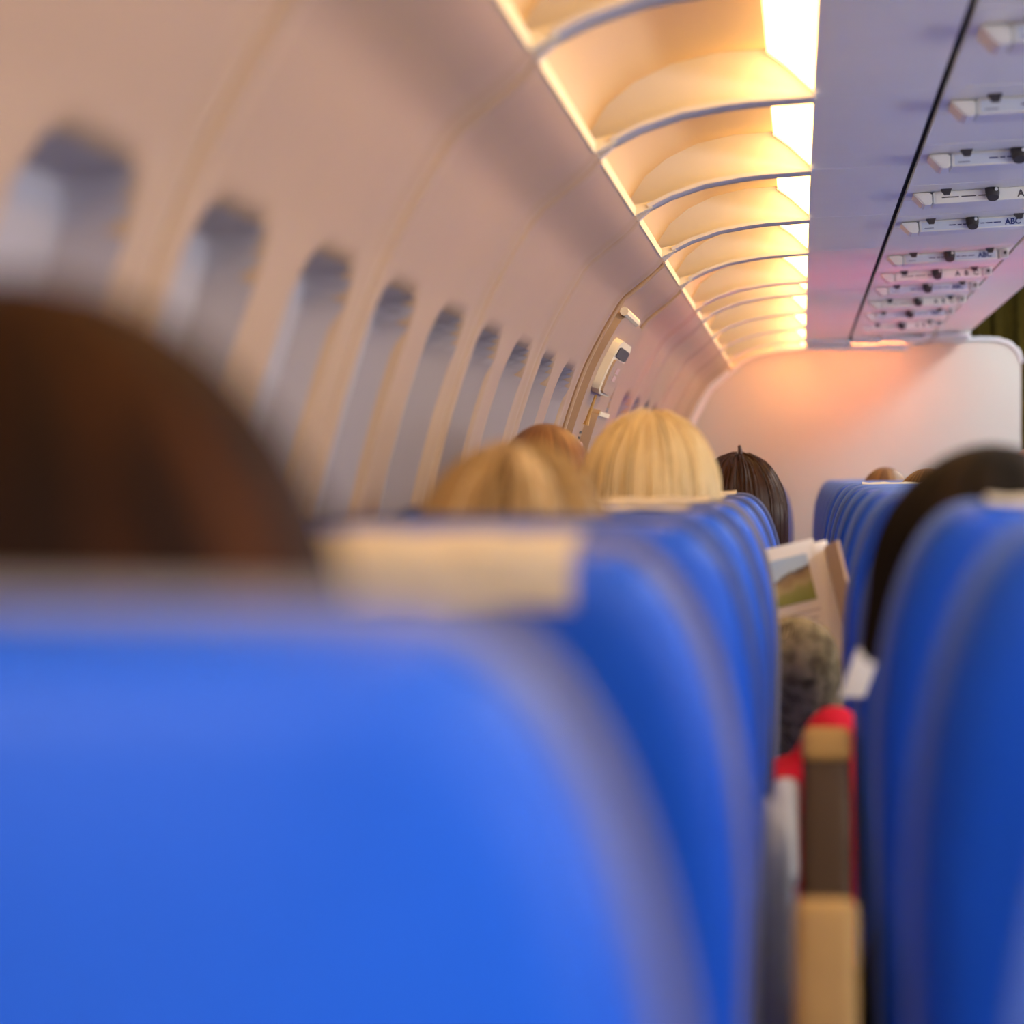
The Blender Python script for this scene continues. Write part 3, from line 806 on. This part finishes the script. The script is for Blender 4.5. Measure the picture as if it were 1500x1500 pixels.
def strands(parent, mat, hc, radii, length, n, seed, flare=0.01):
    rnd = random.Random(seed)
    bm = bmesh.new()
    rx, ry, rz = radii
    for _ in range(n):
        ph = math.pi + rnd.uniform(-1.75, 1.75)
        off = 1.008 + abs(rnd.gauss(0, 0.014)); t0 = rnd.uniform(0.0, 0.25); drift = rnd.uniform(-0.09, 0.09)
        t1 = rnd.uniform(0.65, 1.0)
        pts = []
        for j in range(12):
            t = t0 + (t1 - t0) * j / 11
            zt = rz + (-length - rz) * (t ** 1.35)
            k = math.sqrt(max(0, 1 - (zt / rz) ** 2)) if zt > 0 else 1.0 + flare * (-zt) / 0.1
            p_ = ph + drift * j / 11
            yoff = 0.0 if zt > 0 else 0.02 * min(1, -zt / 0.1)
            pts.append(hc + Vector((math.sin(p_) * rx * k * off, math.cos(p_) * ry * k * off + yoff - 0.006, zt + (off - 1) * 0.12)))
        tube(bm, pts, [0.0008] * 11 + [0.0003], 3)
    o = bm_obj('hair_strands', bm, mat, parent); o['kind'] = 'stuff'
    return o

def person(label, seat_x, seat_y, top_h, head_x, head_y=0.215, hair='brown', hair_len=0.17, cloth='grey', pose='lap', bald=False,
           hw=1.0, part=0.0, tiltx=0.0, sh_x=None, strand_n=0, hair_kw=None, group=None, voxel=0.0068):
    """origin: floor under the seat-back top of the seat"""
    T = H + top_h - 0.012
    ox, oy = seat_x, seat_y
    root = empty('person', (ox, oy, 0)); tag(root, label, 'person', group)
    hx = head_x - ox
    hc = Vector((hx, head_y, T - 0.118))
    shx = (hx * 0.75 if sh_x is None else sh_x - ox)
    shz = T - 0.325
    pel = Vector((0, 0.36, 0.565)); chest = Vector((shx * 0.7, 0.285, shz - 0.10)); neck = Vector((shx, 0.250, shz + 0.045))
    sh = {s: Vector((shx + s * 0.165, 0.275, shz)) for s in (-1, 1)}
    if pose == 'read':
        el = {-1: Vector((shx - 0.20, 0.37, shz - 0.26)), 1: Vector((shx + 0.195, 0.37, shz - 0.25))}
        wr = {-1: Vector((shx + 0.045, 0.560, shz - 0.215)), 1: Vector((shx + 0.215, 0.558, shz - 0.215))}
    elif pose == 'elbow_left':
        el = {-1: Vector((-0.185, 0.24, 0.725)), 1: Vector((shx + 0.19, 0.36, 0.70))}
        wr = {-1: Vector((-0.10, 0.46, 0.70)), 1: Vector((0.09, 0.55, 0.67))}
    elif pose == 'elbow_right':
        el = {-1: Vector((shx - 0.20, 0.36, 0.70)), 1: Vector((shx + 0.215, 0.33, shz - 0.24))}
        wr = {-1: Vector((-0.09, 0.55, 0.67)), 1: Vector((0.12, 0.55, 0.68))}
    else:
        el = {-1: Vector((max(-0.2, shx - 0.21), 0.36, 0.71)), 1: Vector((min(0.2, shx + 0.21), 0.36, 0.71))}
        wr = {-1: Vector((-0.09, 0.55, 0.67)), 1: Vector((0.09, 0.55, 0.67))}
    hip = {s: pel + Vector((s * 0.085, 0.0, -0.01)) for s in (-1, 1)}
    kn = {s: Vector((s * 0.105, 0.725, 0.545)) for s in (-1, 1)}
    an = {s: Vector((s * 0.105, 0.665, 0.095)) for s in (-1, 1)}
    bm = bmesh.new()
    # head, jaw, nose, ears, lips
    ell(bm, hc + Vector((0, -0.004, 0.012)), (0.074, 0.094, 0.104))
    ell(bm, hc + Vector((0, 0.022, -0.050)), (0.058, 0.068, 0.066))
    ell(bm, hc + Vector((0, 0.066, -0.088)), (0.022, 0.020, 0.018))
    cone(bm, hc + Vector((0, 0.092, 0.008)), hc + Vector((0, 0.110, -0.032)), 0.008, 0.0125)
    for s in (-1, 1):
        ell(bm, hc + Vector((s * 0.077, -0.004, -0.010)), (0.009, 0.018, 0.031))
        ell(bm, hc + Vector((s * 0.032, 0.082, 0.026)), (0.022, 0.012, 0.007))
        ell(bm, hc + Vector((s * 0.036, 0.070, -0.030)), (0.020, 0.018, 0.020))
    ell(bm, hc + Vector((0, 0.086, -0.058)), (0.022, 0.010, 0.009))
    cone(bm, hc + Vector((0, -0.012, -0.06)), neck, 0.052, 0.056)
    # trunk and limbs
    cone(bm, neck, chest, 0.06, 0.105)
    ell(bm, chest, (0.150, 0.105, 0.150))
    cone(bm, chest, pel, 0.115, 0.125); ell(bm, pel, (0.165, 0.120, 0.105))
    for s in (-1, 1):
        cone(bm, neck + Vector((0, 0, -0.03)), sh[s], 0.050, 0.052)
        cone(bm, sh[s], el[s], 0.050, 0.038); cone(bm, el[s], wr[s], 0.038, 0.025)
        cone(bm, hip[s], kn[s], 0.082, 0.056); cone(bm, kn[s], an[s], 0.055, 0.036)
        cone(bm, an[s] + Vector((0, -0.02, -0.05)), an[s] + Vector((0, 0.13, -0.065)), 0.036, 0.028)
        if pose == 'read':
            hand(bm, wr[s], Vector((-s * 0.10, 0.07, 1.0)), (0, -1, 0), s, 0.10)
        else:
            dd = Vector((-s * 0.35, 0.85, -0.25)); hand(bm, wr[s], dd, (0, -0.2, -1), -s, 0.35)
    body = remesh('body', bm, voxel, M['skin'], root)
    for s in (-1, 1):
        bm = bmesh.new(); ell(bm, hc + Vector((s * 0.031, 0.076, 0.010)), (0.0125, 0.0095, 0.0075)); e_ = bm_obj('eye', bm, M['eyewhite'], body)
        bm = bmesh.new(); ell(bm, hc + Vector((s * 0.031, 0.0848, 0.010)), (0.0050, 0.0015, 0.0050)); bm_obj('iris', bm, M['iris'], e_) if False else bm_obj('iris', bm, M['iris'], body)
    bm = bmesh.new(); ell(bm, hc + Vector((0, 0.0935, -0.058)), (0.021, 0.004, 0.006)); bm_obj('mouth', bm, M['lipskin'], body)
    # clothes
    bm = bmesh.new()
    cone(bm, neck + Vector((0, 0, -0.040)), chest, 0.080, 0.120); ell(bm, chest, (0.166, 0.120, 0.158))
    cone(bm, chest, pel, 0.130, 0.138); ell(bm, pel + Vector((0, 0, 0.015)), (0.178, 0.133, 0.10))
    for s in (-1, 1):
        cone(bm, neck + Vector((0, 0, -0.05)), sh[s], 0.056, 0.063)
        cone(bm, sh[s], el[s], 0.064, 0.053); cone(bm, el[s], el[s].lerp(wr[s], 0.93), 0.052, 0.035)
    remesh('top', bm, 0.010, CL[cloth], root, 5)
    bm = bmesh.new()
    ell(bm, pel + Vector((0, 0.0, -0.02)), (0.178, 0.132, 0.100))
    for s in (-1, 1):
        cone(bm, hip[s], kn[s], 0.093, 0.067); cone(bm, kn[s], an[s], 0.066, 0.050)
    remesh('trousers', bm, 0.013, M['denim'], root, 4)
    for s in (-1, 1):
        bm = bmesh.new(); a = an[s]
        cone(bm, a + Vector((0, -0.02, -0.048)), a + Vector((0, 0.14, -0.062)), 0.046, 0.036); cone(bm, a, a + Vector((0, 0, -0.04)), 0.046, 0.048)
        add_box(bm, a.x - 0.042, a.x + 0.042, a.y - 0.062, a.y + 0.172, 0.001, 0.016)
        remesh('shoe', bm, 0.011, M['shoe'], root, 3)
    if not bald:
        kw = dict(hair_kw or {})
        h_, rad = hair_mesh(root, HM[hair], hc + Vector((0, 0, 0.008)), hair_len, hw, part, seed=len(label), **kw)
        if strand_n: strands(h_, HM[hair + '_strand'] if hair + '_strand' in HM else HM[hair], hc + Vector((0, 0, 0.008)), rad, hair_len, strand_n, 3)
    return root, hc, wr

HM['blonde_strand'] = pmat('blonde strands', (0.80, 0.64, 0.36), 0.4)
HM['streak_strand'] = pmat('streaked strands', (0.45, 0.29, 0.12), 0.4)
HM['brown_strand'] = pmat('chestnut strands', (0.05, 0.016, 0.004), 0.35)

person('passenger with thick shoulder-length dark auburn hair in the window seat', AX, ROWS[0], 0.055, -0.245, hair='auburn', hair_len=0.24, cloth='grey', hw=1.16, hair_kw=dict(flare=0.10, clump=0.005, puff=1.06))
person('passenger with brown and blonde streaked hair, head low beside the wall', AX, ROWS[2], 0.026, -0.232, hair='streak', hair_len=0.20, cloth='white', hw=0.98, strand_n=160)
reader, rhc, rwr = person('passenger with straight pale blonde hair in a herringbone knit reading a magazine', AX, ROWS[4], 0.086, -0.200, hair='blonde', hair_len=0.24, cloth='knit', hw=1.06, sh_x=-0.172, pose='read', strand_n=240, head_y=0.27)
person('passenger with short reddish brown hair leaning against the wall', AX, ROWS[5], 0.082, -0.402, hair='red', hair_len=0.045, cloth='navy', hw=0.95, head_y=0.24, sh_x=-0.33)
chest_, chc, _ = person('passenger with straight chestnut hair gathered in a small tuft on the crown', AX, ROWS[6], 0.040, -0.112, hair='brown', hair_len=0.25, cloth='black', hw=1.0, part=1.0, sh_x=-0.160, strand_n=320, head_y=0.25)
# little gathered tuft on the crown
bm = bmesh.new()
tube(bm, [chc + Vector((0.004, -0.02, 0.10)), chc + Vector((0.004, -0.025, 0.130)), chc + Vector((0.002, -0.03, 0.144))], [0.012, 0.0045, 0.003], 8)
bm_obj('hair_tuft', bm, HM['brown_strand'], chest_)
person('passenger with black-brown hair and a black top in a middle seat', BX, ROWS[2], 0.026, 0.160, hair='black', hair_len=0.055, cloth='black', hw=1.12, pose='elbow_left', sh_x=0.315, hair_kw=dict(lean=(-0.06, 0), clump=0.010, flare=0.06), head_y=0.25)
person('passenger with auburn brown hair in a far middle seat', BX, ROWS[8], 0.016, 0.300, hair='light', hair_len=0.12, cloth='grey')
person('passenger with light brown hair, crown just above a middle seat near the bulkhead', BX, ROWS[11], 0.026, 0.272, hair='light', hair_len=0.12, cloth='navy')
person('bald passenger in an aisle seat near the bulkhead', CX_, ROWS[11], 0.10, 0.735, bald=True, cloth='white')

# ------------------------------------------------------------------ magazine held by the reader
def photo_mat():
    m = bpy.data.materials.new('printed landscape'); m.use_nodes = True; nt = m.node_tree; b = nt.nodes['Principled BSDF']
    uv = nt.nodes.new('ShaderNodeUVMap'); sp = nt.nodes.new('ShaderNodeSeparateXYZ'); nt.links.new(uv.outputs[0], sp.inputs[0])
    n = nt.nodes.new('ShaderNodeTexNoise'); n.inputs['Scale'].default_value = 4.0; n.inputs['Detail'].default_value = 4; nt.links.new(uv.outputs[0], n.inputs['Vector'])
    def mth(op, a, bb):
        k = nt.nodes.new('ShaderNodeMath'); k.operation = op
        for i, v in enumerate((a, bb)):
            if isinstance(v, (int, float)): k.inputs[i].default_value = v
            else: nt.links.new(v, k.inputs[i])
        return k.outputs[0]
    v = mth('ADD', sp.outputs['Y'], mth('MULTIPLY', mth('SUBTRACT', n.outputs[0], 0.5), 0.35))
    v = mth('SUBTRACT', v, mth('MULTIPLY', sp.outputs['X'], 0.28)); v = mth('ADD', v, 0.12)
    r = nt.nodes.new('ShaderNodeValToRGB'); e = r.color_ramp.elements
    e[0].position = 0.0; e[0].color = (0.30, 0.36, 0.07, 1); e[1].position = 1.0; e[1].color = (0.40, 0.56, 0.80, 1)
    for p, c in ((0.18, (0.36, 0.40, 0.10)), (0.30, (0.55, 0.50, 0.24)), (0.48, (0.38, 0.27, 0.13)), (0.58, (0.13, 0.10, 0.08)), (0.64, (0.50, 0.63, 0.78))):
        k = e.new(p); k.color = (*c, 1)
    nt.links.new(v, r.inputs[0]); nt.links.new(r.outputs[0], b.inputs['Base Color']); b.inputs['Roughness'].default_value = 0.35
    return m
MY = ROWS[4] + 0.545
mg = empty('magazine', (0.080, MY, H - 0.345)); mg.rotation_euler = (math.radians(-4), math.radians(-13.5), 0)
tag(mg, 'open magazine with a countryside photograph held by the reader in the knit', 'magazine')
def leaf(name, ang, wid, hgt, thick, mat, curve=0.01):
    bm = bmesh.new(); N = 10; G = {}
    ca, sa = math.cos(ang), math.sin(ang)
    for k, off in enumerate((0.0, thick)):
        for i in range(N + 1):
            t = i / N
            bow = curve * math.sin(math.pi * t)
            for j, z in enumerate((0.0, hgt)):
                G[k, i, j] = bm.verts.new((ca * wid * t + sa * (off + bow), sa * wid * t - ca * (off + bow) , z))
    for i in range(N):
        bm.faces.new((G[0, i, 0], G[0, i + 1, 0], G[0, i + 1, 1], G[0, i, 1])); bm.faces.new((G[1, i, 0], G[1, i, 1], G[1, i + 1, 1], G[1, i + 1, 0]))
        for j in (0, 1): bm.faces.new((G[0, i, j], G[0, i + 1, j], G[1, i + 1, j], G[1, i, j]))
    for i in (0, N): bm.faces.new((G[0, i, 0], G[0, i, 1], G[1, i, 1], G[1, i, 0]))
    return bm_obj(name, bm, mat, mg)
leaf('left_page', math.pi, 0.170, 0.262, -0.004, M['paper'], 0.0)
rp = leaf('right_page', math.radians(-83), 0.15, 0.244, 0.004, M['papershade'], 0.006); rp.location = (0.017, 0, 0)
box('spine_fold', (-0.004, 0.0185, -0.006, 0.0, 0.0, 0.255), M['paper'], mg, 0.0025)
bm = bmesh.new(); uvl = bm.loops.layers.uv.new('UVMap')
c4 = [(-0.090, 0.176), (-0.014, 0.176), (-0.014, 0.243), (-0.090, 0.243)]
V = [bm.verts.new((x, -0.0052, z)) for x, z in c4]; f = bm.faces.new(V)
for lp_, uvv in zip(f.loops, ((0, 0), (1, 0), (1, 1), (0, 1))): lp_[uvl].uv = uvv
me = bpy.data.meshes.new('printed_photo'); bm.to_mesh(me); bm.free(); link('printed_photo', me, photo_mat(), mg)
M['printgrey'] = pmat('printed text grey', (0.62, 0.60, 0.63), 0.5)
for q in range(9):
    for x0, x1 in ((-0.155, -0.082), (-0.076, -0.012)):
        box('printed_line', (x0, x1 - 0.006 * (q % 3), -0.0050, -0.0047, 0.160 - q * 0.011, 0.1625 - q * 0.011), M['printgrey'], mg)


# ------------------------------------------------------------------ red bag standing between two seats
bm = bmesh.new()
ell(bm, Vector((0, 0, 0.20)), (0.066, 0.115, 0.205)); add_box(bm, -0.060, 0.060, -0.11, 0.11, 0.0, 0.38, 0.03, 3)
ell(bm, Vector((0.022, 0.0, 0.385)), (0.042, 0.10, 0.058))
bag = empty('tote_bag', (0.018, ROWS[3] + 0.42, 0.465)); tag(bag, 'red cloth tote bag standing between two seats behind a raised brown armrest', 'bag')
remesh('bag_body', bm, 0.010, CL['red'], bag, 6)

# ------------------------------------------------------------------ unseen red blankets and spots added to bounce red light onto the ceiling
for k in (9, 10, 12, 13, 14):
    bm = bmesh.new(); N = 14; rows = []
    for i in range(N + 1):
        for_row = []
        for j in range(N + 1):
            u, v = i / N - 0.5, j / N - 0.5
            zz = 0.10 + 0.025 * noise.noise(Vector((u * 5 + k, v * 5, k))) - 0.085 * max(0, (max(abs(u), abs(v)) - 0.40) / 0.10)
            for_row.append(bm.verts.new((u * 0.42, v * 0.35, zz)))
        rows.append(for_row)
    for A_, B_ in zip(rows[:-1], rows[1:]):
        for j in range(N): bm.faces.new((A_[j], A_[j + 1], B_[j + 1], B_[j]))
    bmesh.ops.recalc_face_normals(bm, faces=bm.faces[:]); bmesh.ops.solidify(bm, geom=bm.faces[:], thickness=0.012)
    o = bm_obj('blanket', bm, CL['blanket']); o.location = (BX, ROWS[k] + 0.435, 0.470)
    tag(o, 'unseen red wool blanket added on an empty middle seat to bounce red light', 'blanket', 'added red blankets on far middle seats')
    ld = bpy.data.lights.new('bounce_spot', 'SPOT'); ld.energy = BOUNCE_W; ld.spot_size = math.radians(26); ld.spot_blend = 0.4; ld.shadow_soft_size = 0.01  # unseen spot added so the red cloth throws colour upward
    ld.color = (1.0, 0.93, 0.85)
    lo = bpy.data.objects.new('bounce_spot', ld); COL.objects.link(lo)
    lo.location = (0.30, ROWS[k] + 0.16, H + 0.545)
    lo.rotation_euler = (Vector((BX, ROWS[k] + 0.42, 0.5)) - lo.location).to_track_quat('-Z', 'Y').to_euler()

# ------------------------------------------------------------------ red lamp added to cast the orange glow on the bulkhead
wlp = empty('added_wash_lamp', (0.10, 12.96, H + 0.552)); tag(wlp, 'slim red lamp added under the ceiling to tint the top of the bulkhead', 'lamp')
box('housing', (-0.21, 0.37, -0.02, 0.03, -0.012, 0.004), M['trim'], wlp, 0.003)
box('diffuser', (-0.20, 0.36, 0.028, 0.034, -0.011, 0.002), M['wash'], wlp)

bpy.data.scenes.remove(TMP)
